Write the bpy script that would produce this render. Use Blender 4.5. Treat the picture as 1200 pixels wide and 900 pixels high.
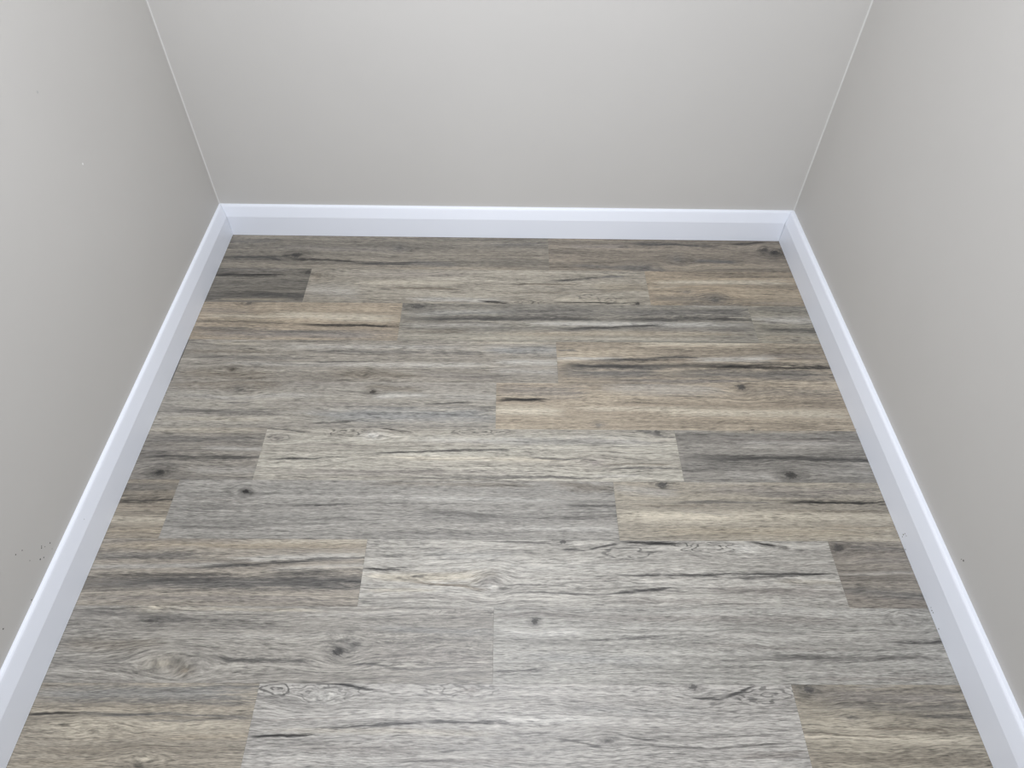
import bpy, bmesh, math, random
from mathutils import Vector, Matrix

# ------------------------------------------------------------------ clear
for o in list(bpy.data.objects):
    bpy.data.objects.remove(o, do_unlink=True)
scene = bpy.context.scene
COL = scene.collection
random.seed(4)

# ------------------------------------------------------------------ camera
F_PX, PITCH, YAW, ROLL = 817.098, 0.854585, 0.0149094, 0.0179483
CAM = Vector((1.05345, 0.0, 1.66416))
fw = Vector((math.sin(YAW) * math.cos(PITCH), math.cos(YAW) * math.cos(PITCH), -math.sin(PITCH)))
rt0 = Vector((math.cos(YAW), -math.sin(YAW), 0))
up0 = rt0.cross(fw)
RT = rt0 * math.cos(ROLL) + up0 * math.sin(ROLL)
UP = up0 * math.cos(ROLL) - rt0 * math.sin(ROLL)
cam_d = bpy.data.cameras.new('camera')
cam_d.sensor_width = 36.0
cam_d.lens = F_PX / 1200.0 * 36.0
cam_d.clip_start = 0.02
cam = bpy.data.objects.new('camera', cam_d)
M = Matrix((RT, UP, -fw)).transposed().to_4x4()
M.translation = CAM
cam.matrix_world = M
COL.objects.link(cam)
scene.camera = cam

# ------------------------------------------------------------------ world, lights, exposure
world = bpy.data.worlds.new('world')
scene.world = world
world.use_nodes = True
bg = world.node_tree.nodes['Background']
bg.inputs[0].default_value = (0.80, 0.86, 1.0, 1)
bg.inputs[1].default_value = 0.3

CEIL = 2.40
def area(name, loc, size, power, col, rot=(0, 0, 0), size_y=None):
    d = bpy.data.lights.new(name, 'AREA')
    d.shape = 'RECTANGLE'
    d.size = size
    d.size_y = size_y or size
    d.energy = power
    d.color = col
    o = bpy.data.objects.new(name, d)
    o.location = loc
    o.rotation_euler = rot
    COL.objects.link(o)
    return o
area('ceiling_panel_light', (1.00, 1.02, CEIL - 0.012), 0.60, 42.0, (0.915, 0.937, 1.0))
# fill light added outside the doorway behind the camera, to brighten the end wall
area('added_doorway_fill', (1.00, -2.5, 1.25), 1.3, 64.0, (0.905, 0.937, 1.0), (math.radians(90), 0, 0), 1.4)

scene.view_settings.view_transform = 'Standard'
scene.view_settings.look = 'None'
scene.view_settings.gamma = 1.0
scene.view_settings.use_curve_mapping = False
scene.view_settings.exposure = 0.0

# ------------------------------------------------------------------ measures (metres)
W = 2.110                      # floor width between the skirting boards
TL, TR, TB = 0.0191, 0.0241, 0.0191   # skirting thickness left, right, back
YL, YR = 2.2005, 2.1905        # front of back skirting at its left and right end
YF = -1.00                     # front wall, behind the camera
def yb(x):                     # front plane of the back skirting
    return YL + (YR - YL) * x / W

def ray(px, py):
    return RT * ((px - 600) / F_PX) - UP * ((py - 450) / F_PX) + fw
def on_floor(px, py, z=0.0):
    d = ray(px, py)
    return CAM + d * ((z - CAM.z) / d.z)
def on_x(px, py, x):
    d = ray(px, py)
    return CAM + d * ((x - CAM.x) / d.x)

def lin(c):
    r = []
    for v in c:
        v = v / 255.0
        r.append(v / 12.92 if v <= 0.04045 else ((v + 0.055) / 1.055) ** 2.4)
    return (r[0], r[1], r[2], 1.0)

# ------------------------------------------------------------------ node helpers
class NT:
    def __init__(self, tree):
        self.t = tree
    def n(self, typ, **kw):
        x = self.t.nodes.new(typ)
        for k, v in kw.items():
            setattr(x, k, v)
        return x
    def put(self, sock, v):
        if isinstance(v, bpy.types.NodeSocket):
            self.t.links.new(v, sock)
        else:
            sock.default_value = v
    def m(self, op, a, b=None, c=None, clamp=False):
        x = self.n('ShaderNodeMath', operation=op, use_clamp=clamp)
        for i, v in enumerate((a, b, c)):
            if v is not None:
                self.put(x.inputs[i], v)
        return x.outputs[0]
    def smooth(self, v, a, b, c=0.0, d=1.0):
        x = self.n('ShaderNodeMapRange', interpolation_type='SMOOTHSTEP')
        for i, q in enumerate((v, a, b, c, d)):
            self.put(x.inputs[i], q)
        return x.outputs[0]
    def sep(self, v):
        x = self.n('ShaderNodeSeparateXYZ')
        self.put(x.inputs[0], v)
        return x.outputs
    def comb(self, a, b, c):
        x = self.n('ShaderNodeCombineXYZ')
        for i, v in enumerate((a, b, c)):
            self.put(x.inputs[i], v)
        return x.outputs[0]
    def noise(self, vec, detail=2.0, rough=0.5, scale=1.0):
        x = self.n('ShaderNodeTexNoise')
        self.put(x.inputs['Vector'], vec)
        x.inputs['Scale'].default_value = scale
        x.inputs['Detail'].default_value = detail
        x.inputs['Roughness'].default_value = rough
        return x.outputs[0]
    def mix(self, f, a, b, blend='MIX'):
        x = self.n('ShaderNodeMix', data_type='RGBA', blend_type=blend)
        self.put(x.inputs[0], f)
        self.put(x.inputs[6], a)
        self.put(x.inputs[7], b)
        return x.outputs[2]

def group(name, ins, outs):
    g = bpy.data.node_groups.new(name, 'ShaderNodeTree')
    for nm, typ in ins:
        g.interface.new_socket(nm, in_out='INPUT', socket_type=typ)
    for nm, typ in outs:
        g.interface.new_socket(nm, in_out='OUTPUT', socket_type=typ)
    h = NT(g)
    return g, h, h.n('NodeGroupInput').outputs, h.n('NodeGroupOutput').inputs

FL, VC = 'NodeSocketFloat', 'NodeSocketVector'
# soft elongated mark: P = (u, v, fibre noise)
G_STREAK, h, i, o = group('streak', [('P', VC), ('U0', FL), ('InvL', FL), ('V0', FL), ('DV', FL), ('InvH', FL),
                                     ('Edge', FL), ('Rough', FL), ('Strength', FL)], [('Mask', FL)])
s = h.sep(i['P'])
nn = h.m('SUBTRACT', s[2], 0.5)
t0 = h.m('MULTIPLY', h.m('SUBTRACT', s[0], i['U0']), i['InvL'])
t = h.m('ADD', t0, h.m('MULTIPLY', nn, h.m('MULTIPLY', i['Edge'], 1.6)))
vc = h.m('MULTIPLY_ADD', t0, i['DV'], i['V0'])
d = h.m('MULTIPLY', h.m('ABSOLUTE', h.m('SUBTRACT', s[1], vc)), i['InvH'])
d = h.m('ADD', d, h.m('MULTIPLY', nn, i['Rough']))
mk = h.smooth(d, 0.0, 1.0, 1.0, 0.0)
e0 = h.smooth(t, 0.0, i['Edge'])
e1 = h.smooth(h.m('SUBTRACT', 1.0, t), 0.0, i['Edge'])
h.put(o[0], h.m('MULTIPLY', h.m('MULTIPLY', mk, i['Strength']), h.m('MULTIPLY', e0, e1), clamp=True))

# knot: dark core, faint halo
G_KNOT, h, i, o = group('knot', [('P', VC), ('U', FL), ('V', FL), ('InvA', FL), ('InvB', FL), ('Strength', FL)], [('Mask', FL)])
s = h.sep(i['P'])
a = h.m('MULTIPLY', h.m('SUBTRACT', s[0], i['U']), i['InvA'])
b = h.m('MULTIPLY', h.m('SUBTRACT', s[1], i['V']), i['InvB'])
r = h.m('SQRT', h.m('ADD', h.m('MULTIPLY', a, a), h.m('MULTIPLY', b, b)))
wob = h.noise(h.comb(h.m('MULTIPLY', s[0], 130.0), h.m('MULTIPLY', s[1], 200.0), 0.0), 2.0, 0.6)
r = h.m('ADD', r, h.m('MULTIPLY', h.m('SUBTRACT', wob, 0.5), 1.5))
core = h.smooth(r, 0.45, 1.15, 1.0, 0.0)
halo = h.smooth(r, 0.8, 3.0, 0.42, 0.0)
h.put(o[0], h.m('MULTIPLY', h.m('MAXIMUM', core, halo), i['Strength'], clamp=True))

# swirl: contour lines of a wobbling ellipse, as round a buried knot
G_SWIRL, h, i, o = group('swirl', [('P', VC), ('U', FL), ('V', FL), ('InvA', FL), ('InvB', FL), ('Rings', FL), ('Strength', FL)], [('Mask', FL)])
s = h.sep(i['P'])
q = h.comb(h.m('MULTIPLY', s[0], 24.0), h.m('MULTIPLY', s[1], 70.0), h.m('MULTIPLY', i['U'], 31.0))
n1 = h.m('SUBTRACT', h.noise(q, 1.5, 0.5), 0.5)
a = h.m('MULTIPLY', h.m('SUBTRACT', s[0], i['U']), i['InvA'])
b = h.m('MULTIPLY', h.m('SUBTRACT', s[1], i['V']), i['InvB'])
r = h.m('SQRT', h.m('ADD', h.m('MULTIPLY', a, a), h.m('MULTIPLY', b, b)))
rw = h.m('ADD', r, h.m('MULTIPLY', n1, 1.35))
li = h.smooth(h.m('SINE', h.m('MULTIPLY', rw, i['Rings'])), 0.15, 0.85)
brk = h.smooth(h.noise(h.comb(h.m('MULTIPLY', s[0], 60.0), h.m('MULTIPLY', s[1], 90.0), 7.0), 1.0, 0.5), 0.28, 0.48)
fall = h.smooth(r, 0.80, 1.25, 1.0, 0.0)
h.put(o[0], h.m('MULTIPLY', h.m('MULTIPLY', li, brk), h.m('MULTIPLY', fall, i['Strength']), clamp=True))

# bulge of the grain lines round a knot: returns a new v
G_BULGE, h, i, o = group('bulge', [('U', FL), ('V', FL), ('UC', FL), ('VC', FL), ('InvA', FL), ('InvB', FL), ('Amt', FL)], [('V', FL)])
a = h.m('MULTIPLY', h.m('SUBTRACT', i['U'], i['UC']), i['InvA'])
dv = h.m('SUBTRACT', i['V'], i['VC'])
b = h.m('MULTIPLY', dv, i['InvB'])
e = h.m('EXPONENT', h.m('MULTIPLY', h.m('ADD', h.m('MULTIPLY', a, a), h.m('MULTIPLY', b, b)), -1.0))
h.put(o[0], h.m('SUBTRACT', i['V'], h.m('MULTIPLY', dv, h.m('MULTIPLY', e, i['Amt']))))

# small round fleck
G_FLECK, h, i, o = group('fleck', [('P', VC), ('C', VC), ('R', FL)], [('Mask', FL)])
dist = h.n('ShaderNodeVectorMath', operation='DISTANCE')
h.put(dist.inputs[0], i['P'])
h.put(dist.inputs[1], i['C'])
h.put(o[0], h.smooth(h.m('DIVIDE', dist.outputs['Value'], i['R']), 0.5, 1.1, 1.0, 0.0))

# ------------------------------------------------------------------ plain materials
def new_mat(name):
    m = bpy.data.materials.new(name)
    m.use_nodes = True
    h = NT(m.node_tree)
    b = m.node_tree.nodes['Principled BSDF']
    return m, h, b

def paint(name, col, rough, flecks=(), bump=0.0, mottle=0.03):
    m, h, b = new_mat(name)
    tc = h.n('ShaderNodeTexCoord').outputs['Object']
    base = lin(col)
    n1 = h.noise(tc, 3.0, 0.55, 2.3)
    k = h.m('MULTIPLY_ADD', h.m('SUBTRACT', n1, 0.5), mottle * 2, 1.0)
    c = h.mix(1.0, base, h.comb(k, k, k), 'MULTIPLY')
    for (p, r, fc) in flecks:
        g = h.n('ShaderNodeGroup', node_tree=G_FLECK)
        h.put(g.inputs['P'], tc)
        g.inputs['C'].default_value = tuple(p)
        g.inputs['R'].default_value = r
        c = h.mix(g.outputs[0], c, lin(fc))
    h.put(b.inputs['Base Color'], c)
    b.inputs['Roughness'].default_value = rough
    if bump:
        bn = h.n('ShaderNodeBump')
        bn.inputs['Strength'].default_value = bump
        bn.inputs['Distance'].default_value = 0.002
        h.put(bn.inputs['Height'], h.noise(tc, 3.0, 0.6, 120.0))
        h.put(b.inputs['Normal'], bn.outputs[0])
    return m

WALL_C = (194, 192, 188)
dark = (60, 58, 55)
fl_left = [(on_x(px, py, -TL), r, dark) for px, py, r in
           [(48.7, 640, .0018), (48.7, 642.2, .0022), (52.7, 640.7, .0015), (58.7, 636.3, .0022), (26, 645, .0018), (18.4, 650, .002),
            (47.2, 655.4, .0026), (51.3, 653.3, .002), (35, 657, .0015), (3.8, 737, .0024), (37, 703, .002), (61, 643, .0012)]]
fl_left += [(on_x(97, 192, -TL), .0035, (230, 230, 228)), (on_x(44, 108, -TL), .004, (176, 176, 174))]
fl_right = [(on_x(px, py, W + TR), r, dark) for px, py, r in [(1129, 657, .0028), (1126.5, 655.5, .0016)]]
M_WALL = paint('greige_wall_paint', WALL_C, 0.62, (), 0.10)
M_WALL_L = paint('greige_wall_paint_specked', WALL_C, 0.62, fl_left, 0.10)
M_WALL_R = paint('greige_wall_paint_nicked', WALL_C, 0.62, fl_right, 0.10)
M_CEIL = paint('white_ceiling_paint', (238, 238, 236), 0.8)
M_CAULK = paint('pale_corner_filler', (206, 205, 202), 0.7)
SK_C = (232, 236, 244)
M_SKIRT = paint('white_satin_gloss_paint', SK_C, 0.33, (), 0.0, 0.012)
def on_zface(px, py, x):
    return on_x(px, py, x)
fl_sr = [(on_x(px, py, W), r, (90, 86, 82)) for px, py, r in
         [(1058.6, 626.5, .0026), (1060.5, 625.5, .002), (1057.5, 629, .0018), (1062, 628, .0016), (1092, 715.5, .0022), (1093.5, 718, .0018),
          (1091, 712, .0015), (1061, 644, .0022), (1100, 737, .002), (1064.5, 657, .0018), (1003, 503, .0022)]]
fl_sl = [(on_x(98, 608.5, -.006), .0022, (120, 118, 115))]
M_SKIRT_R = paint('white_satin_gloss_paint_scuffed', SK_C, 0.33, fl_sr, 0.0, 0.012)
M_SKIRT_L = paint('white_satin_gloss_paint_ticked', SK_C, 0.33, fl_sl, 0.0, 0.012)
M_SUB = paint('cement_subfloor', (120, 118, 114), 0.9)

# ------------------------------------------------------------------ mesh helpers
def obj(name, bm, mat, parent=None, loc=(0, 0, 0)):
    bmesh.ops.recalc_face_normals(bm, faces=bm.faces)
    me = bpy.data.meshes.new(name)
    bm.to_mesh(me)
    bm.free()
    me.materials.append(mat)
    o = bpy.data.objects.new(name, me)
    o.location = loc
    COL.objects.link(o)
    if parent:
        o.parent = parent
    return o

def prism_z(pts, z0, z1):
    bm = bmesh.new()
    lo = [bm.verts.new((x, y, z0)) for x, y in pts]
    hi = [bm.verts.new((x, y, z1)) for x, y in pts]
    bm.faces.new(lo)
    bm.faces.new(hi)
    n = len(pts)
    for k in range(n):
        bm.faces.new((lo[k], lo[(k + 1) % n], hi[(k + 1) % n], hi[k]))
    return bm

def struct(o, label, cat):
    o['kind'] = 'structure'
    o['label'] = label
    o['category'] = cat
    return o

# ------------------------------------------------------------------ room shell
xl, xr = -TL, W + TR
ybl, ybr = yb(xl) + TB, yb(xr) + TB
TH = 0.12
struct(obj('wall_back', prism_z([(xl, ybl), (xr, ybr), (xr, ybr + TH), (xl, ybl + TH)], -0.02, CEIL), M_WALL),
       'greige painted end wall between the two side walls', 'wall')
struct(obj('wall_left', prism_z([(xl - TH, YF), (xl, YF), (xl, ybl + TH), (xl - TH, ybl + TH)], -0.02, CEIL), M_WALL_L),
       'greige painted side wall with a cluster of tiny dark specks', 'wall')
struct(obj('wall_right', prism_z([(xr, YF), (xr + TH, YF), (xr + TH, ybr + TH), (xr, ybr + TH)], -0.02, CEIL), M_WALL_R),
       'greige painted side wall above the scuffed skirting board', 'wall')
bm = bmesh.new()
DX0, DX1, DZ = 0.54, 1.58, 2.12          # unseen doorway, added to let the fill light reach the end wall
for (xa, xb, za, zb) in ((xl - TH, DX0, -0.02, CEIL), (DX1, xr + TH, -0.02, CEIL), (DX0, DX1, DZ, CEIL)):
    vs = [bm.verts.new((x, y, z)) for z in (za, zb) for x, y in ((xa, YF - TH), (xb, YF - TH), (xb, YF), (xa, YF))]
    for q in ((0, 1, 2, 3), (4, 5, 6, 7), (0, 1, 5, 4), (1, 2, 6, 5), (2, 3, 7, 6), (3, 0, 4, 7)):
        bm.faces.new([vs[k] for k in q])
struct(obj('wall_front', bm, M_WALL), 'greige painted wall with a doorway added to admit light, facing the end wall', 'wall')
struct(obj('ceiling', prism_z([(xl - TH, YF - TH), (xr + TH, YF - TH), (xr + TH, ybr + TH), (xl - TH, ybl + TH)], CEIL, CEIL + 0.1), M_CEIL),
       'plain white ceiling over the small room', 'ceiling')

# caulk bead in the two upright corners
wb = bpy.data.objects['wall_back']
for sx, x, y in ((1, xl, ybl), (-1, xr, ybr)):
    c = 0.0035
    obj('corner_filler', prism_z([(x, y), (x + sx * c, y), (x + sx * c * .35, y - c * .35), (x, y - c)], 0.13, CEIL), M_CAULK, wb)

# ------------------------------------------------------------------ skirting boards
PROFILE = [(0.0, 0.0012), (0.0, 0.0840), (0.0006, 0.0870), (0.0085, 0.1205), (0.0100, 0.1250), (0.0125, 0.1280), (0.0160, 0.1292), (1.0, 0.1296), (1.0, 0.0012)]
def skirting(name, a_of, b_of, depth, mat):
    """a_of(d), b_of(d): plan point of both ends at depth d behind the front face"""
    bm = bmesh.new()
    A, B = [], []
    for d, z in PROFILE:
        d = min(d, depth)
        xa, ya = a_of(d)
        xb, yb_ = b_of(d)
        A.append(bm.verts.new((xa, ya, z)))
        B.append(bm.verts.new((xb, yb_, z)))
    n = len(A)
    for k in range(n):
        bm.faces.new((A[k], A[(k + 1) % n], B[(k + 1) % n], B[k]))
    bm.faces.new(A)
    bm.faces.new(B)
    return obj(name, bm, mat)
g = 0.0005
def bk(x, d):
    return (x, yb(x) + d)
struct(skirting('baseboard_back', lambda d: bk(g - d * TL / TB, d), lambda d: bk(W - g * 1.6 + d * TR / TB, d), TB, M_SKIRT),
       'white bevelled skirting board along the end wall', 'skirting board')
struct(skirting('baseboard_left', lambda d: (-d, YF + 0.002), lambda d: (-d, yb(-d) + d * TB / TL - g), TL, M_SKIRT_L),
       'white bevelled skirting board under the specked side wall', 'skirting board')
struct(skirting('baseboard_right', lambda d: (W + d, YF + 0.002), lambda d: (W + d, yb(W + d) + d * TB / TR - g * 1.6), TR, M_SKIRT_R),
       'white bevelled skirting board with small dark scuffs on its face', 'skirting board')

# ------------------------------------------------------------------ floor
floor = struct(obj('floor', prism_z([(xl, YF), (xr, YF), (xr, ybr), (xl, ybl)], -0.06, -0.0052), M_SUB),
               'grey and tan wood-look plank floor in staggered rows', 'floor')

PL, PW, Y0 = 1.22, 0.184, 0.533          # plank length, width, one seam between rows
# colours of the printed wood
PAL = {'K': (38, 36, 34), 'D': (80, 78, 75), 'd': (118, 115, 110), 'm': (146, 140, 133), 'g': (151, 151, 148), 'l': (184, 180, 172),
       'w': (206, 203, 195), 'c': (208, 199, 180), 't': (179, 167, 147), 'b': (134, 125, 111), 'p': (158, 150, 142), 'y': (174, 163, 143)}

def wood(name, x0, yback, base, base2, feats, seed, gain=0.70):
    """x0, yback: floor position of the plank's left far corner; features are given in photo pixels"""
    def soften(c):                      # keep tan greyish, keep grey a touch warm
        y = 0.3 * c[0] + 0.59 * c[1] + 0.11 * c[2]
        r = [y + (v - y) * 0.84 for v in c]
        return (r[0] * 1.008, r[1] * 1.001, r[2] * 0.984)
    base, base2 = soften(base), soften(base2)
    m, h, b = new_mat(name)
    tc = h.n('ShaderNodeTexCoord').outputs['Object']
    s = h.sep(tc)
    u = s[0]
    v = h.m('MULTIPLY', s[1], -1.0)
    def loc(px, py):
        p = on_floor(px, py)
        return p.x - x0, yback - p.y
    def scale_v(px, py, hpx):
        return abs(on_floor(px, py - hpx).y - on_floor(px, py + hpx).y) / 2
    def scale_u(px, py, wpx):
        return abs(on_floor(px - wpx, py).x - on_floor(px + wpx, py).x) / 2
    sd = seed * 3.17
    # grain flows round the knots
    v1 = v
    for f in feats:
        if f[0] == 'k':
            uc, vc = loc(f[1], f[2])
            A, B = scale_u(f[1], f[2], f[3]), scale_v(f[1], f[2], f[4])
            g = h.n('ShaderNodeGroup', node_tree=G_BULGE)
            for nm, val in (('U', u), ('V', v1), ('UC', uc), ('VC', vc), ('InvA', 1 / (A * 3.5)), ('InvB', 1 / (B * 3.0)), ('Amt', 0.62)):
                h.put(g.inputs[nm], val)
            v1 = g.outputs[0]
    w1 = h.noise(h.comb(h.m('MULTIPLY', u, 2.2), h.m('MULTIPLY', v, 9.0), sd), 1.0, 0.5)
    w2 = h.noise(h.comb(h.m('MULTIPLY', u, 14.0), h.m('MULTIPLY', v, 30.0), sd + 5), 2.0, 0.5)
    vg = h.m('ADD', v1, h.m('MULTIPLY', h.m('SUBTRACT', w1, 0.5), 0.030))
    vg = h.m('ADD', vg, h.m('MULTIPLY', h.m('SUBTRACT', w2, 0.5), 0.0075))
    vs = h.m('ADD', v1, h.m('MULTIPLY', h.m('SUBTRACT', w1, 0.5), 0.006))
    vs = h.m('ADD', vs, h.m('MULTIPLY', h.m('SUBTRACT', w2, 0.5), 0.0075))
    n_band = h.noise(h.comb(h.m('MULTIPLY', u, 1.3), h.m('MULTIPLY', vg, 30.0), sd + 11), 2.0, 0.55)
    n_med = h.noise(h.comb(h.m('MULTIPLY', u, 5.0), h.m('MULTIPLY', vg, 110.0), sd + 17), 3.0, 0.6)
    n_fine = h.noise(h.comb(h.m('MULTIPLY', u, 45.0), h.m('MULTIPLY', vg, 520.0), sd + 23), 2.0, 0.7)
    n_pore = h.noise(h.comb(h.m('MULTIPLY', u, 24.0), h.m('MULTIPLY', vg, 290.0), sd + 31), 2.0, 0.6)
    n_tone = h.noise(h.comb(h.m('MULTIPLY', u, 2.6), h.m('MULTIPLY', vg, 55.0), sd + 41), 3.0, 0.6)
    n_clump = h.noise(h.comb(h.m('MULTIPLY', u, 9.0), h.m('MULTIPLY', vg, 40.0), sd + 53), 2.0, 0.5)
    P = h.comb(u, vs, h.m('MULTIPLY_ADD', h.m('SUBTRACT', n_med, 0.5), 1.3, h.m('MULTIPLY_ADD', h.m('SUBTRACT', n_fine, 0.5), 0.7, 0.5)))
    c = h.mix(h.smooth(n_band, 0.32, 0.68), lin(base), lin(base2))
    for f in feats:
        k = f[0]
        if k == 's':
            _, xa, ya, xb, yb_, hh, colr, st = f[:8]
            edge = f[8] if len(f) > 8 else 0.25
            ro = f[9] if len(f) > 9 else 1.3
            ua, va = loc(xa, ya)
            ub, vb = loc(xb, yb_)
            H = scale_v((xa + xb) / 2, (ya + yb_) / 2, hh)
            if hh <= 3.0 and colr in 'KDdb':      # thin cracks read sharp and dark
                H, st, ro = H * 1.15, min(1.0, st * 1.3), 1.5
            g = h.n('ShaderNodeGroup', node_tree=G_STREAK)
            vals = {'P': P, 'U0': ua, 'InvL': 1 / (ub - ua), 'V0': va, 'DV': vb - va, 'InvH': 1 / H, 'Edge': edge, 'Rough': ro, 'Strength': st}
        elif k == 'k':
            _, xa, ya, rw, rh, colr, st = f
            ua, va = loc(xa, ya)
            g = h.n('ShaderNodeGroup', node_tree=G_KNOT)
            vals = {'P': h.comb(u, v, 0.0), 'U': ua, 'V': va, 'InvA': 1 / scale_u(xa, ya, rw), 'InvB': 1 / scale_v(xa, ya, rh), 'Strength': st}
        else:
            _, xa, ya, rw, rh, rings, colr, st = f
            st *= 0.82
            ua, va = loc(xa, ya)
            g = h.n('ShaderNodeGroup', node_tree=G_SWIRL)
            vals = {'P': h.comb(u, v, 0.0), 'U': ua, 'V': va, 'InvA': 1 / scale_u(xa, ya, rw), 'InvB': 1 / scale_v(xa, ya, rh), 'Rings': rings, 'Strength': st}
        for nm, val in vals.items():
            h.put(g.inputs[nm], val)
        c = h.mix(g.outputs[0], c, lin(PAL[colr]))
    # fine fibre and pores
    k = h.m('MULTIPLY_ADD', h.m('SUBTRACT', n_tone, 0.5), 0.62 * gain, gain * 1.06)
    k = h.m('MULTIPLY_ADD', h.m('SUBTRACT', n_med, 0.5), 1.15 * gain, k)
    k = h.m('MULTIPLY_ADD', h.m('SUBTRACT', n_fine, 0.5), 2.4 * gain, k)
    pore = h.m('MULTIPLY', h.smooth(n_pore, 0.53, 0.66), h.smooth(n_clump, 0.38, 0.60, 0.25, 1.0))
    k = h.m('MULTIPLY', k, h.m('MULTIPLY_ADD', pore, -0.50, 1.03))
    # year-ring lines that follow the flow of the grain
    wl = h.noise(h.comb(h.m('MULTIPLY', u, 7.0), h.m('MULTIPLY', v, 16.0), sd + 61), 2.0, 0.5)
    vl = h.m('ADD', vg, h.m('MULTIPLY', h.m('SUBTRACT', wl, 0.5), 0.020))
    n_l = h.noise(h.comb(h.m('MULTIPLY', u, 1.6), h.m('MULTIPLY', vl, 95.0), sd + 71), 1.0, 0.4)
    ln = h.smooth(h.m('ABSOLUTE', h.m('SUBTRACT', n_l, 0.5)), 0.0, 0.05, 1.0, 0.0)
    ln = h.m('MULTIPLY', ln, h.smooth(n_tone, 0.40, 0.62, 0.15, 1.0))
    k = h.m('MULTIPLY', k, h.m('MULTIPLY_ADD', ln, -0.42, 1.06))
    c = h.mix(1.0, c, h.comb(k, k, k), 'MULTIPLY')
    h.put(b.inputs['Base Color'], c)
    h.put(b.inputs['Roughness'], h.m('MULTIPLY_ADD', h.m('SUBTRACT', n_med, 0.5), 0.15, 0.47))
    bn = h.n('ShaderNodeBump')
    bn.inputs['Strength'].default_value = 0.18
    bn.inputs['Distance'].default_value = 0.0006
    h.put(bn.inputs['Height'], n_fine)
    h.put(b.inputs['Normal'], bn.outputs[0])
    return m

def plank(xa, xb, ya, yb_, mat, xo, yo, ybl_=None, ybr_=None):
    """box with eased top edges; local origin at the uncut plank's left far corner (xo, yo)"""
    gp, e, tz = 0.00008, 0.0002, -0.0050
    xa, xb, ya, yb_ = xa + gp, xb - gp, ya + gp, yb_ - gp
    yl = (ybl_ if ybl_ is not None else yb_)
    yr = (ybr_ if ybr_ is not None else yb_)
    bm = bmesh.new()
    rings = []
    for ins, z in ((0, tz), (0, -e), (e, 0.0)):
        rings.append([bm.verts.new((x - xo, y - yo, z)) for x, y in
                      ((xa + ins, ya + ins), (xb - ins, ya + ins), (xb - ins, yr - ins), (xa + ins, yl - ins))])
    bm.faces.new(rings[0])
    bm.faces.new(rings[2])
    for a, b2 in ((0, 1), (1, 2)):
        for k in range(4):
            bm.faces.new((rings[a][k], rings[a][(k + 1) % 4], rings[b2][(k + 1) % 4], rings[b2][k]))
    return obj('plank', bm, mat, floor, (xo, yo, 0))

S, K, C = 's', 'k', 'c'
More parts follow.
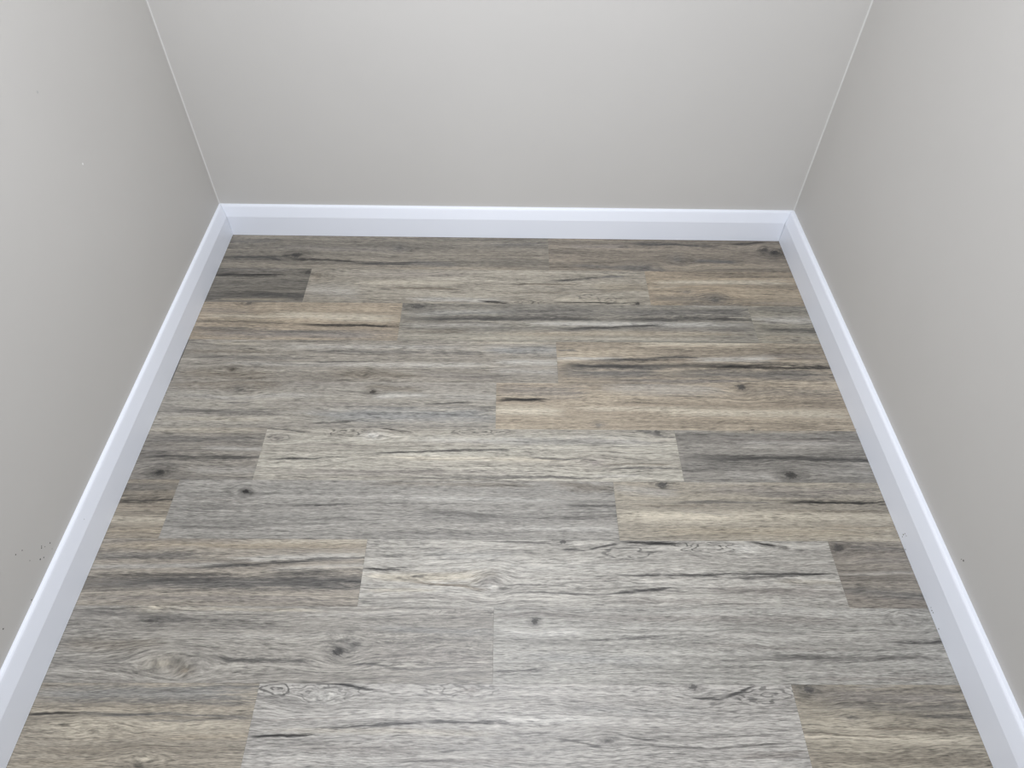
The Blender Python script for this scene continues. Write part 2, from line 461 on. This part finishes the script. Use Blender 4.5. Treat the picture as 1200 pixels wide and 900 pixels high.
# every row from the end wall towards the camera: seam position k (row spans Y0+PW*k .. +PW), joints, and one entry per plank:
# (base colour, second colour, marks)
ROWS = [
 (8, [1.214], [
  ((158, 150, 136), (130, 124, 113), [(S, 255, 301, 345, 302, 3.5, 'D', .9), (S, 330, 300, 440, 309, 1.6, 'K', .7), (S, 250, 283, 330, 283, 3, 'd', .5),
     (K, 347, 299, 8, 3.5, 'K', .8), (S, 415, 308, 500, 310, 3, 'D', .7), (S, 470, 306, 540, 312, 5, 'd', .8), (S, 300, 292, 480, 292, 5, 'm', .5),
     (S, 520, 296, 650, 300, 9, 'b', .45), (S, 440, 314, 640, 315, 3, 't', .5), (K, 467, 291, 6, 3, 'd', .6), (S, 560, 286, 650, 286, 3, 'd', .5)]),
  ((158, 147, 131), (132, 123, 110), [(S, 725, 285, 850, 289, 2.5, 'D', .75), (S, 850, 286, 900, 288, 2, 'K', .6), (K, 897, 293, 5, 3, 'K', .7), (K, 908, 296, 8, 3, 'K', .9),
     (S, 805, 306, 870, 308, 3, 'd', .8), (K, 793, 304, 6, 4, 'd', .6), (K, 755, 313, 12, 3, 'd', .7), (S, 650, 310, 800, 316, 2.5, 'd', .6),
     (S, 780, 311, 905, 312, 3, 'y', .6), (S, 650, 297, 760, 296, 4, 'b', .5), (S, 660, 289, 740, 289, 4, 'p', .5)])]),
 (7, [0.340, 1.565], [
  ((134, 129, 119), (112, 108, 101), [(S, 240, 322, 345, 322, 3, 'K', .8), (S, 275, 344, 380, 348, 5, 'D', .9), (S, 240, 351, 350, 351, 2.2, 'y', .7),
     (S, 250, 315, 350, 316, 2.5, 'm', .6), (K, 362, 319, 6, 3, 'K', .7)]),
  ((176, 169, 155), (158, 151, 138), [(K, 371, 323, 9, 4.5, 'b', .75), (S, 350, 335, 430, 345, 12, 'l', .6), (S, 400, 331, 560, 332, 4, 'c', .7), (S, 445, 337, 540, 339, 2, 'b', .9),
     (S, 470, 350, 600, 352, 4, 'w', .7), (S, 560, 352, 600, 356, 2.2, 'K', .9), (C, 618, 354, 18, 4, 16, 'K', .75), (S, 645, 350, 760, 356, 5, 'c', .6),
     (S, 640, 354, 755, 356, 1.3, 'K', .8), (C, 690, 348, 16, 4, 12, 'D', .7), (S, 640, 330, 710, 325, 1.8, 'D', .8), (S, 700, 325, 735, 324, 1.8, 'd', .8),
     (S, 590, 333, 690, 333, 1.2, 'b', .8), (S, 560, 343, 720, 343, 1.2, 'b', .5), (K, 747, 356, 4, 2.2, 'K', .9), (C, 712, 352, 12, 6, 10, 'D', .5), (S, 690, 335, 765, 338, 9, 'y', .5),
     (S, 400, 321, 560, 322, 6, 'p', .5)]),
  ((178, 162, 139), (150, 138, 120), [(S, 765, 321, 920, 324, 5, 'b', .6), (S, 745, 331, 945, 331, 5, 'c', .85), (S, 755, 337, 800, 337, 3, 'c', .4), (K, 838, 352, 6, 3.5, 'D', .85),
     (S, 755, 348, 870, 351, 9, 'd', .5), (K, 805, 342, 6, 2, 'd', .6), (S, 860, 342, 950, 350, 14, 'y', .45), (S, 790, 357, 880, 357, 3, 'd', .5), (S, 870, 355, 950, 357, 3, 'm', .5)])]),
 (6, [0.692, 1.905], [
  ((182, 167, 145), (160, 147, 129), [(K, 292, 355, 5, 2.5, 'D', .8), (S, 255, 353, 330, 353, 2, 'c', .6), (S, 225, 364, 300, 365, 6, 'p', .4), (S, 230, 370, 330, 371, 4, 'c', .55), (S, 300, 368, 480, 374, 7, 'c', .9),
     (S, 340, 380, 480, 383, 2.4, 'K', .85), (S, 210, 376, 345, 378, 3, 'b', .7), (S, 210, 390, 490, 393, 9, 'm', .9), (S, 215, 384, 300, 385, 4, 'd', .6), (S, 300, 388, 420, 390, 1.5, 'd', .6)]),
  ((160, 155, 143), (140, 136, 127), [(K, 490, 359, 11, 3.5, 'D', .9), (S, 500, 353, 600, 356, 2, 'c', .6), (S, 470, 365, 620, 366, 5, 'g', .6), (S, 450, 373, 720, 374, 4.5, 'D', .95), (S, 570, 365, 720, 366, 8, 'd', .8),
     (S, 690, 366, 900, 367, 8, 'd', .9), (S, 700, 374, 895, 374, 4.5, 'D', .9), (S, 460, 381, 600, 381, 4, 'l', .6), (S, 590, 379, 900, 381, 4.5, 'w', .75), (S, 640, 387, 790, 380, 2.2, 'D', .9), (S, 625, 389, 700, 386, 2, 'd', .7),
     (S, 460, 388, 560, 388, 4, 'b', .5), (S, 560, 391, 895, 391, 6, 't', .7), (S, 460, 396, 900, 398, 3, 'c', .5), (S, 730, 386, 890, 387, 4, 'm', .5), (S, 820, 385, 890, 387, 4, 'd', .5), (S, 790, 358, 880, 361, 3, 'l', .5)]),
  ((162, 157, 143), (146, 141, 129), [(S, 870, 374, 975, 376, 7, 'l', .75), (S, 885, 386, 975, 388, 4, 'D', .8), (S, 880, 396, 980, 398, 4, 't', .5), (S, 870, 362, 960, 363, 4, 'd', .4), (K, 932, 398, 7, 2, 'd', .6)])]),
 (5, [1.222], [
  ((172, 166, 155), (150, 144, 134), [(S, 240, 402, 310, 403, 2, 'c', .6), (S, 300, 406, 560, 407, 4, 'l', .7), (S, 340, 411, 530, 413, 4, 'd', .85), (S, 200, 411, 330, 412, 4, 'b', .5), (S, 500, 412, 570, 414, 5, 'd', .7),
     (S, 360, 424, 445, 424, 2, 'D', .8), (S, 380, 427, 580, 428, 5, 'w', .5), (S, 240, 426, 430, 427, 4, 'l', .7), (S, 210, 418, 380, 420, 3, 'd', .5), (K, 272, 433, 4, 2.5, 'K', 1.), (S, 195, 436, 330, 439, 9, 'b', .65),
     (C, 345, 435, 22, 6, 8, 'd', .4), (K, 427, 438, 3, 2.5, 'b', .6), (S, 370, 437, 500, 440, 9, 'b', .6), (S, 490, 438, 600, 444, 7, 'm', .6), (S, 560, 410, 680, 411, 8, 'g', .9), (S, 540, 402, 660, 402, 2, 'c', .7),
     (S, 570, 424, 680, 425, 5, 'w', .7), (S, 570, 434, 670, 437, 7, 'l', .7), (S, 590, 430, 640, 430, 1.2, 'm', .6)]),
  ((176, 164, 145), (154, 143, 127), [(S, 640, 411, 770, 411, 7, 't', .6), (S, 652, 410, 680, 410, 2, 'd', .7), (S, 730, 403, 900, 403, 3.5, 'c', .75), (S, 640, 420, 740, 420, 4, 'w', .7), (S, 680, 423, 835, 417, 2.6, 'D', .9),
     (S, 800, 422, 920, 420, 5, 'w', .65), (S, 640, 428, 1010, 429, 5, 'D', .8), (S, 640, 436, 790, 438, 11, 'd', .95), (S, 760, 438, 1000, 440, 11, 'd', .85), (S, 800, 430, 1000, 431, 3, 'K', .75),
     (S, 650, 428, 760, 430, 3, 'D', .8), (S, 700, 446, 900, 448, 4, 'm', .7), (S, 880, 408, 980, 412, 8, 'b', .65), (S, 880, 416, 980, 418, 4, 'm', .5), (S, 770, 412, 900, 411, 3, 'b', .5)])]),
 (4, [1.0255], [
  ((174, 169, 158), (156, 151, 143), [(S, 180, 450, 340, 453, 8, 'b', .7), (K, 437, 459, 5, 2.8, 'K', 1.), (S, 420, 455, 500, 457, 5, 'b', .6), (K, 280, 456, 8, 4, 'd', .6), (C, 364, 456, 20, 6, 8, 'd', .4), (S, 180, 463, 400, 464, 4.5, 'l', .8),
     (S, 430, 463, 510, 464, 5, 'w', .7), (S, 500, 464, 600, 466, 8, 'l', .6), (S, 260, 470, 300, 471, 2, 'd', .9), (S, 170, 480, 350, 484, 5, 'd', .75), (S, 290, 473, 480, 475, 4, 'm', .5), (S, 340, 486, 610, 488, 14, 'g', .9),
     (S, 495, 474, 555, 472, 1.8, 'D', .8), (S, 360, 496, 420, 494, 1.8, 'D', .7), (S, 170, 490, 330, 492, 4, 'c', .5), (S, 440, 492, 570, 489, 2, 'l', .6), (S, 555, 478, 600, 478, 3, 'd', .6), (S, 430, 483, 530, 481, 2, 'l', .4), (S, 330, 447, 430, 448, 4, 'p', .5)]),
  ((182, 169, 149), (164, 151, 133), [(S, 570, 457, 700, 460, 12, 'm', .7), (S, 575, 469, 645, 468, 3, 'K', .9), (S, 560, 480, 670, 482, 9, 'c', .95), (C, 668, 482, 14, 7, 7, 't', .5), (S, 660, 478, 830, 480, 5, 'c', .6), (S, 740, 482, 1030, 486, 8, 'c', .85),
     (S, 690, 454, 870, 458, 12, 'l', .6), (K, 869, 454, 6, 4.5, 'D', .95), (S, 860, 458, 1000, 462, 8, 'd', .45), (S, 890, 471, 1000, 474, 5, 'b', .75), (S, 570, 493, 760, 495, 6, 't', .6), (S, 740, 497, 1020, 500, 8, 'b', .4),
     (K, 702, 498, 5, 2.5, 'd', .8), (K, 882, 504, 4, 1.6, 'D', .8), (S, 700, 470, 820, 475, 1.5, 'b', .6), (S, 640, 449, 800, 450, 4, 'd', .4), (S, 760, 464, 900, 467, 1.5, 'b', .5), (S, 960, 494, 1010, 496, 2, 'b', .6)])]),
 (3, [0.345, 1.562], [
  ((160, 154, 144), (140, 135, 127), [(S, 150, 503, 330, 504, 5, 'c', .55), (S, 150, 514, 330, 515, 6, 'd', .8), (S, 230, 525, 330, 526, 4, 'l', .85), (S, 150, 527, 250, 528, 3, 'm', .7), (S, 140, 534, 330, 538, 8, 'D', .9), (K, 187, 554, 8, 4.5, 'K', .85),
     (S, 215, 550, 320, 552, 8, 'l', .6), (S, 140, 545, 220, 547, 4, 'd', .5), (S, 140, 560, 320, 561, 3, 'd', .5)]),
  ((188, 184, 172), (172, 167, 156), [(S, 308, 503, 370, 508, 1.8, 'D', .8), (K, 325, 513, 8, 3, 'm', .7), (C, 327, 513, 14, 4, 9, 'D', .6), (C, 410, 507, 28, 6, 17, 'K', .8), (K, 437, 510.5, 8, 3, 'w', .9), (S, 433, 502, 492, 509, 2.4, 'K', .95),
     (C, 562, 506, 36, 5.5, 16, 'D', .75), (S, 300, 539, 435, 535, 1.5, 'D', .85), (S, 420, 532, 575, 527, 2, 'D', .85), (S, 330, 520, 420, 522, 2, 'm', .6), (S, 550, 527, 610, 528, 2, 'D', .8), (S, 470, 514, 640, 518, 7, 'w', .5),
     (S, 560, 515, 800, 520, 9, 'g', .45), (S, 660, 512, 770, 520, 7, 'l', .6), (S, 440, 536, 700, 540, 5, 'c', .7), (K, 697, 542, 8, 4, 'm', .9), (S, 610, 535, 700, 541, 1.6, 'd', .7), (S, 700, 548, 810, 550, 1.6, 'd', .8), (S, 705, 543, 800, 546, 1.4, 'b', .6),
     (S, 290, 553, 700, 554, 7, 'm', .75), (S, 440, 560, 720, 559, 3, 'd', .6), (K, 770, 506.5, 5.5, 2.5, 'D', .95), (S, 735, 502, 800, 514, 1.6, 'd', .7), (S, 780, 512, 810, 508, 2, 'm', .5), (S, 690, 556, 760, 558, 4, 'l', .7), (S, 640, 531, 810, 532, 1.3, 'm', .6)]),
  ((154, 150, 143), (134, 131, 125), [(S, 790, 515, 1040, 517, 6, 'm', .6), (S, 840, 519, 1000, 520, 4, 'l', .6), (S, 780, 537, 1060, 539, 6, 'D', .9), (S, 800, 533, 900, 537, 4, 'D', .6), (S, 785, 545, 880, 548, 7, 'd', .6), (K, 927, 557, 9, 5, 'K', .85), (S, 840, 555, 920, 560, 7, 'l', .5),
     (S, 940, 553, 1040, 556, 6, 'l', .45), (S, 800, 505, 1000, 507, 3, 'y', .5), (S, 940, 545, 1040, 547, 4, 'd', .6)])]),
 (2, [0.142, 1.360], [
  ((160, 150, 134), (140, 132, 119), [(S, 120, 570, 230, 571, 6, 'd', .6), (S, 120, 587, 230, 585, 3, 'K', .7), (S, 110, 595, 240, 595, 4, 'b', .6), (S, 100, 609, 240, 610, 9, 'c', .7), (S, 100, 622, 230, 623, 6, 't', .7)]),
  ((164, 161, 155), (148, 146, 141), [(K, 288, 576, 5, 3, 'K', 1.), (S, 215, 566, 320, 568, 5, 'l', .6), (S, 290, 581, 520, 583, 5, 'l', .85), (S, 440, 583, 680, 586, 5, 'w', .65), (S, 190, 592, 420, 596, 7, 'd', .45), (S, 320, 592, 480, 590, 1.8, 'D', .6), (S, 190, 612, 350, 618, 8, 'd', .45),
     (S, 270, 622, 420, 614, 4, 'l', .7), (S, 410, 566, 640, 568, 5, 'b', .5), (K, 680, 573, 14, 4, 'd', .6), (S, 640, 568, 730, 570, 7, 'b', .55), (S, 480, 598, 610, 607, 5, 'd', .85), (S, 540, 608, 730, 606, 5, 'd', .5), (S, 590, 618, 740, 621, 5, 'w', .6), (S, 660, 603, 740, 607, 8, 'd', .7),
     (S, 400, 606, 520, 610, 6, 'l', .6), (S, 420, 624, 620, 626, 3, 'd', .5), (S, 650, 591, 740, 592, 2, 'D', .6), (K, 700, 562, 9, 4, 'l', .8), (S, 210, 582, 300, 587, 2, 'm', .6)]),
  ((176, 168, 152), (156, 149, 136), [(K, 776, 568, 9, 4.5, 'D', .95), (S, 710, 572, 800, 576, 8, 'l', .6), (S, 780, 562, 900, 566, 5, 'l', .6), (S, 800, 574, 1060, 578, 9, 'm', .7), (S, 900, 589, 1060, 590, 3, 'K', .85), (S, 780, 587, 920, 590, 2, 'd', .6), (S, 870, 580, 1000, 584, 5, 'd', .5),
     (S, 710, 603, 900, 609, 12, 'c', .9), (S, 840, 604, 1080, 608, 9, 'c', .8), (S, 900, 599, 1040, 599, 2, 'b', .6), (S, 730, 591, 850, 594, 2, 'b', .6), (S, 720, 622, 1070, 625, 9, 'y', .7), (S, 960, 616, 1060, 622, 5, 't', .6), (S, 790, 598, 870, 605, 1.5, 'm', .6)])]),
 (1, [0.692, 1.914], [
  ((168, 160, 147), (150, 143, 133), [(S, 80, 640, 460, 637, 7, 't', .85), (S, 280, 634, 460, 634, 5, 'c', .5), (S, 80, 651, 260, 651, 6, 'd', .8), (S, 80, 664, 300, 662, 5, 'l', .85), (S, 250, 656, 450, 650, 6, 'w', .7), (S, 210, 667, 400, 655, 3, 'D', .9), (S, 350, 657, 440, 653, 2, 'd', .6),
     (S, 300, 668, 460, 662, 5, 'l', .7), (S, 60, 676, 300, 672, 4, 'K', .7), (S, 60, 684, 460, 682, 14, 'd', 1.), (S, 300, 674, 460, 680, 14, 'D', .7), (S, 150, 681, 300, 679, 6, 'D', .6), (S, 60, 700, 420, 702, 6, 'm', .7)]),
  ((188, 185, 178), (170, 167, 160), [(S, 420, 667, 480, 666, 2.6, 'K', .95), (S, 410, 674, 590, 678, 8, 'c', .85), (K, 575, 682, 8, 6, 'm', .85), (K, 575, 688, 5, 4, 'w', .8), (S, 470, 680, 572, 688, 1.8, 'b', .8), (S, 480, 675, 500, 675, 2, 'D', .6), (S, 580, 684, 700, 688, 1.6, 'd', .8), (S, 582, 692, 720, 697, 1.8, 'd', .8), (S, 700, 697, 800, 687, 2.2, 'D', .85), (S, 790, 687, 860, 690, 2, 'd', .6),
     (S, 580, 678, 760, 679, 1.4, 'm', .7), (K, 660, 635, 5.5, 3, 'D', .95), (S, 653, 641, 690, 645, 2, 'D', .8), (S, 685, 645, 730, 635, 2, 'D', .8), (S, 720, 635, 800, 638, 2.4, 'K', .9), (C, 735, 648, 32, 8, 11, 'D', .8), (C, 828, 641, 40, 7.5, 18, 'K', .85), (K, 872, 643, 9, 3.2, 'w', .9),
     (S, 872, 637, 935, 643, 2.6, 'K', .95), (S, 680, 675, 1000, 672, 1.8, 'D', .9), (S, 840, 678, 960, 673, 2, 'D', .6), (S, 560, 633, 660, 637, 1.4, 'd', .7), (C, 440, 635, 14, 5, 9, 'd', .6), (S, 480, 648, 620, 654, 8, 'g', .4), (S, 880, 660, 990, 664, 3, 'm', .5),
     (S, 820, 690, 1010, 694, 9, 'm', .75), (S, 440, 698, 620, 700, 6, 'm', .5), (S, 700, 703, 900, 706, 5, 'm', .6), (S, 560, 664, 760, 665, 6, 'w', .5), (S, 900, 681, 990, 682, 4, 'c', .4), (S, 420, 692, 520, 691, 4, 'c', .5)]),
  ((156, 149, 138), (138, 131, 122), [(K, 982, 643, 8, 6, 'D', .8), (S, 990, 641, 1100, 646, 4, 'd', .6), (S, 970, 672, 1100, 671, 3, 'l', .5), (S, 970, 690, 1110, 700, 9, 'd', .85), (S, 990, 655, 1080, 658, 6, 'm', .5), (C, 1010, 641, 25, 6, 9, 'D', .5)])]),
 (0, [1.029], [
  ((172, 168, 160), (152, 148, 141), [(S, 80, 715, 240, 724, 10, 'd', .7), (S, 150, 722, 340, 727, 4, 'd', .6), (K, 180, 727, 10, 4, 'D', .7), (K, 184, 711, 16, 4, 'c', .7), (S, 190, 712, 400, 716, 3, 'c', .6), (S, 330, 722, 540, 716, 6, 'l', .5), (K, 207, 778, 17, 7, 'D', .7), (K, 216, 786, 7, 4, 'b', .9), (K, 190, 777, 14, 6, 'c', .5),
     (S, 225, 774, 400, 773, 4, 'D', .85), (K, 396, 764, 8, 6, 'K', .9), (K, 413, 757, 6, 5, 'd', .8), (S, 400, 772, 480, 784, 3, 'D', .7), (S, 470, 782, 600, 784, 3, 'd', .6), (S, 60, 752, 200, 760, 14, 'b', .5), (S, 200, 745, 420, 748, 6, 'l', .45), (C, 480, 752, 110, 30, 30, 'd', .45), (C, 548, 712, 50, 13, 20, 'd', .6), (S, 500, 707, 600, 713, 5, 'w', .6),
     (S, 420, 735, 600, 745, 7, 'g', .5), (S, 80, 792, 260, 795, 5, 'm', .6), (S, 410, 765, 600, 775, 12, 'm', .6), (K, 572, 746, 5, 4, 'd', .6), (S, 230, 733, 330, 735, 4, 'd', .5), (S, 60, 775, 170, 777, 4, 'd', .5)]),
  ((178, 176, 170), (160, 158, 152), [(K, 627, 728, 5, 4, 'K', .9), (S, 560, 722, 700, 720, 7, 'm', .6), (S, 570, 741, 700, 742, 8, 'w', .8), (S, 680, 750, 790, 747, 2.6, 'D', .85), (S, 760, 744, 1110, 747, 6, 'l', .8), (S, 860, 771, 1130, 770, 7, 'd', .8), (S, 880, 764, 1000, 774, 5, 'D', .55), (S, 1040, 752, 1120, 752, 3, 'D', .8),
     (C, 1063, 726, 26, 10, 9, 'd', .6), (K, 1063, 728, 7, 6, 'l', .7), (S, 640, 723, 1060, 728, 9, 'm', .6), (S, 800, 755, 1000, 762, 6, 'm', .5), (S, 860, 787, 1110, 790, 6, 'l', .7), (S, 570, 787, 640, 783, 1.8, 'D', .7), (S, 600, 770, 800, 775, 8, 'g', .5), (S, 930, 796, 1120, 794, 4, 'm', .7), (S, 700, 735, 860, 737, 4, 'w', .5), (S, 700, 792, 920, 796, 3, 'd', .4)])]),
 (-1, [0.495, 1.719], [
  ((178, 168, 151), (160, 152, 138), [(S, 0, 812, 330, 812, 16, 'g', .75), (S, 20, 822, 330, 822, 8, 'd', .55), (S, 20, 838, 95, 836, 3.6, 'K', .9), (S, 80, 836, 160, 842, 3, 'd', .6), (S, 20, 853, 300, 850, 14, 'c', .7), (C, 105, 857, 36, 12, 8, 'b', .5), (K, 95, 858, 16, 6, 'c', .7), (S, 20, 876, 320, 878, 9, 'b', .45), (K, 162, 896, 8, 5, 'K', .85), (K, 170, 890, 10, 4, 'c', .6),
     (S, 100, 843, 220, 834, 2.2, 'd', .8), (S, 180, 836, 310, 842, 2.2, 'd', .7), (S, 150, 846, 300, 842, 2, 'd', .6), (S, 180, 866, 310, 862, 6, 't', .6), (S, 0, 893, 140, 893, 7, 't', .5)]),
  ((185, 182, 177), (166, 163, 158), [(C, 322, 808, 22, 9, 12, 'K', .85), (C, 378, 812, 46, 11, 20, 'D', .8), (K, 382, 815, 13, 5, 'w', .95), (S, 360, 801, 455, 811, 3, 'K', .95), (S, 280, 863, 380, 860, 2.6, 'K', .85), (S, 360, 853, 500, 848, 2.2, 'D', .85), (S, 480, 846, 605, 848, 2.6, 'D', .9), (C, 540, 808, 48, 10, 17, 'd', .75), (K, 552, 808, 8, 3.5, 'm', .8),
     (S, 600, 859, 650, 858, 2, 'd', .6), (K, 714, 868, 8, 5, 'd', .85), (S, 640, 863, 712, 876, 2.4, 'd', .8), (S, 715, 862, 780, 870, 2.2, 'd', .8), (S, 722, 872, 840, 878, 2.2, 'd', .8), (S, 810, 880, 940, 868, 2.6, 'd', .8), (K, 813, 805, 6.5, 4, 'D', .95), (S, 803, 814, 850, 820, 2.2, 'D', .8), (S, 840, 820, 890, 802, 2.2, 'D', .8), (C, 900, 815, 44, 13, 13, 'D', .85),
     (S, 700, 801, 820, 806, 1.6, 'd', .6), (S, 800, 864, 945, 862, 1.8, 'd', .7), (S, 290, 845, 420, 838, 2, 'm', .7), (S, 320, 875, 520, 880, 10, 'm', .45), (S, 420, 824, 640, 830, 9, 'l', .7), (S, 440, 890, 640, 893, 6, 'm', .6), (S, 460, 893, 540, 891, 1.8, 'D', .6), (S, 640, 830, 860, 836, 10, 'g', .35), (S, 860, 888, 950, 884, 7, 'm', .8), (S, 560, 842, 720, 845, 6, 'w', .6), (S, 300, 855, 600, 860, 6, 'c', .35)]),
  ((166, 158, 142), (148, 141, 128), [(K, 948, 808, 9, 6, 'D', .95), (S, 930, 815, 1150, 818, 14, 'm', .8), (S, 940, 828, 1160, 832, 8, 'd', .6), (S, 1060, 839, 1160, 841, 4, 'D', .8), (S, 1000, 806, 1060, 803, 3, 'l', .7), (S, 920, 850, 1050, 850, 8, 'c', .75), (S, 920, 863, 1180, 868, 10, 'c', .8), (S, 1000, 850, 1120, 858, 2.6, 'b', .8), (C, 1100, 857, 18, 6, 8, 'b', .7),
     (S, 930, 889, 1190, 891, 12, 'b', .55), (K, 1000, 841, 9, 4, 'd', .5), (S, 930, 857, 1080, 866, 1.8, 'b', .6)])]),
]
BASE = []
seed = 0
for (k, joints, planks) in ROWS:
    ya, ybk = Y0 + PW * k, Y0 + PW * (k + 1)
    starts = [joints[0] - PL] + joints
    ends = joints + [joints[-1] + PL]
    for xs, xe, (b1, b2, feats) in zip(starts, ends, planks):
        seed += 1
        mat = wood('printed_oak_%02d' % seed, xs, ybk, b1, b2, feats, seed)
        xa, xb = max(xs, -0.010), min(xe, W + 0.010)
        if k == 8:      # last row, scribed to the end wall under the skirting
            plank(xa, xb, ya, ybk, mat, xs, ybk, yb(xa) + 0.008, yb(xb) + 0.008)
        else:
            plank(xa, xb, ya, ybk, mat, xs, ybk)
        if xe - xs > 1.1:
            BASE.append(mat)
# rows towards and behind the camera
offs = [0.86, 0.25, 1.05, 0.55, 0.14, 0.95, 0.40]
k = -2
while Y0 + PW * (k + 1) > YF + 0.02:
    ya, ybk = max(Y0 + PW * k, YF + 0.006), Y0 + PW * (k + 1)
    x = offs[(-k - 2) % len(offs)] - PL
    while x < W:
        xa, xb = max(x, -0.010), min(x + PL, W + 0.010)
        if xb - xa > 0.03:
            plank(xa, xb, ya, ybk, random.choice(BASE), x, ybk)
        x += PL
    k -= 1
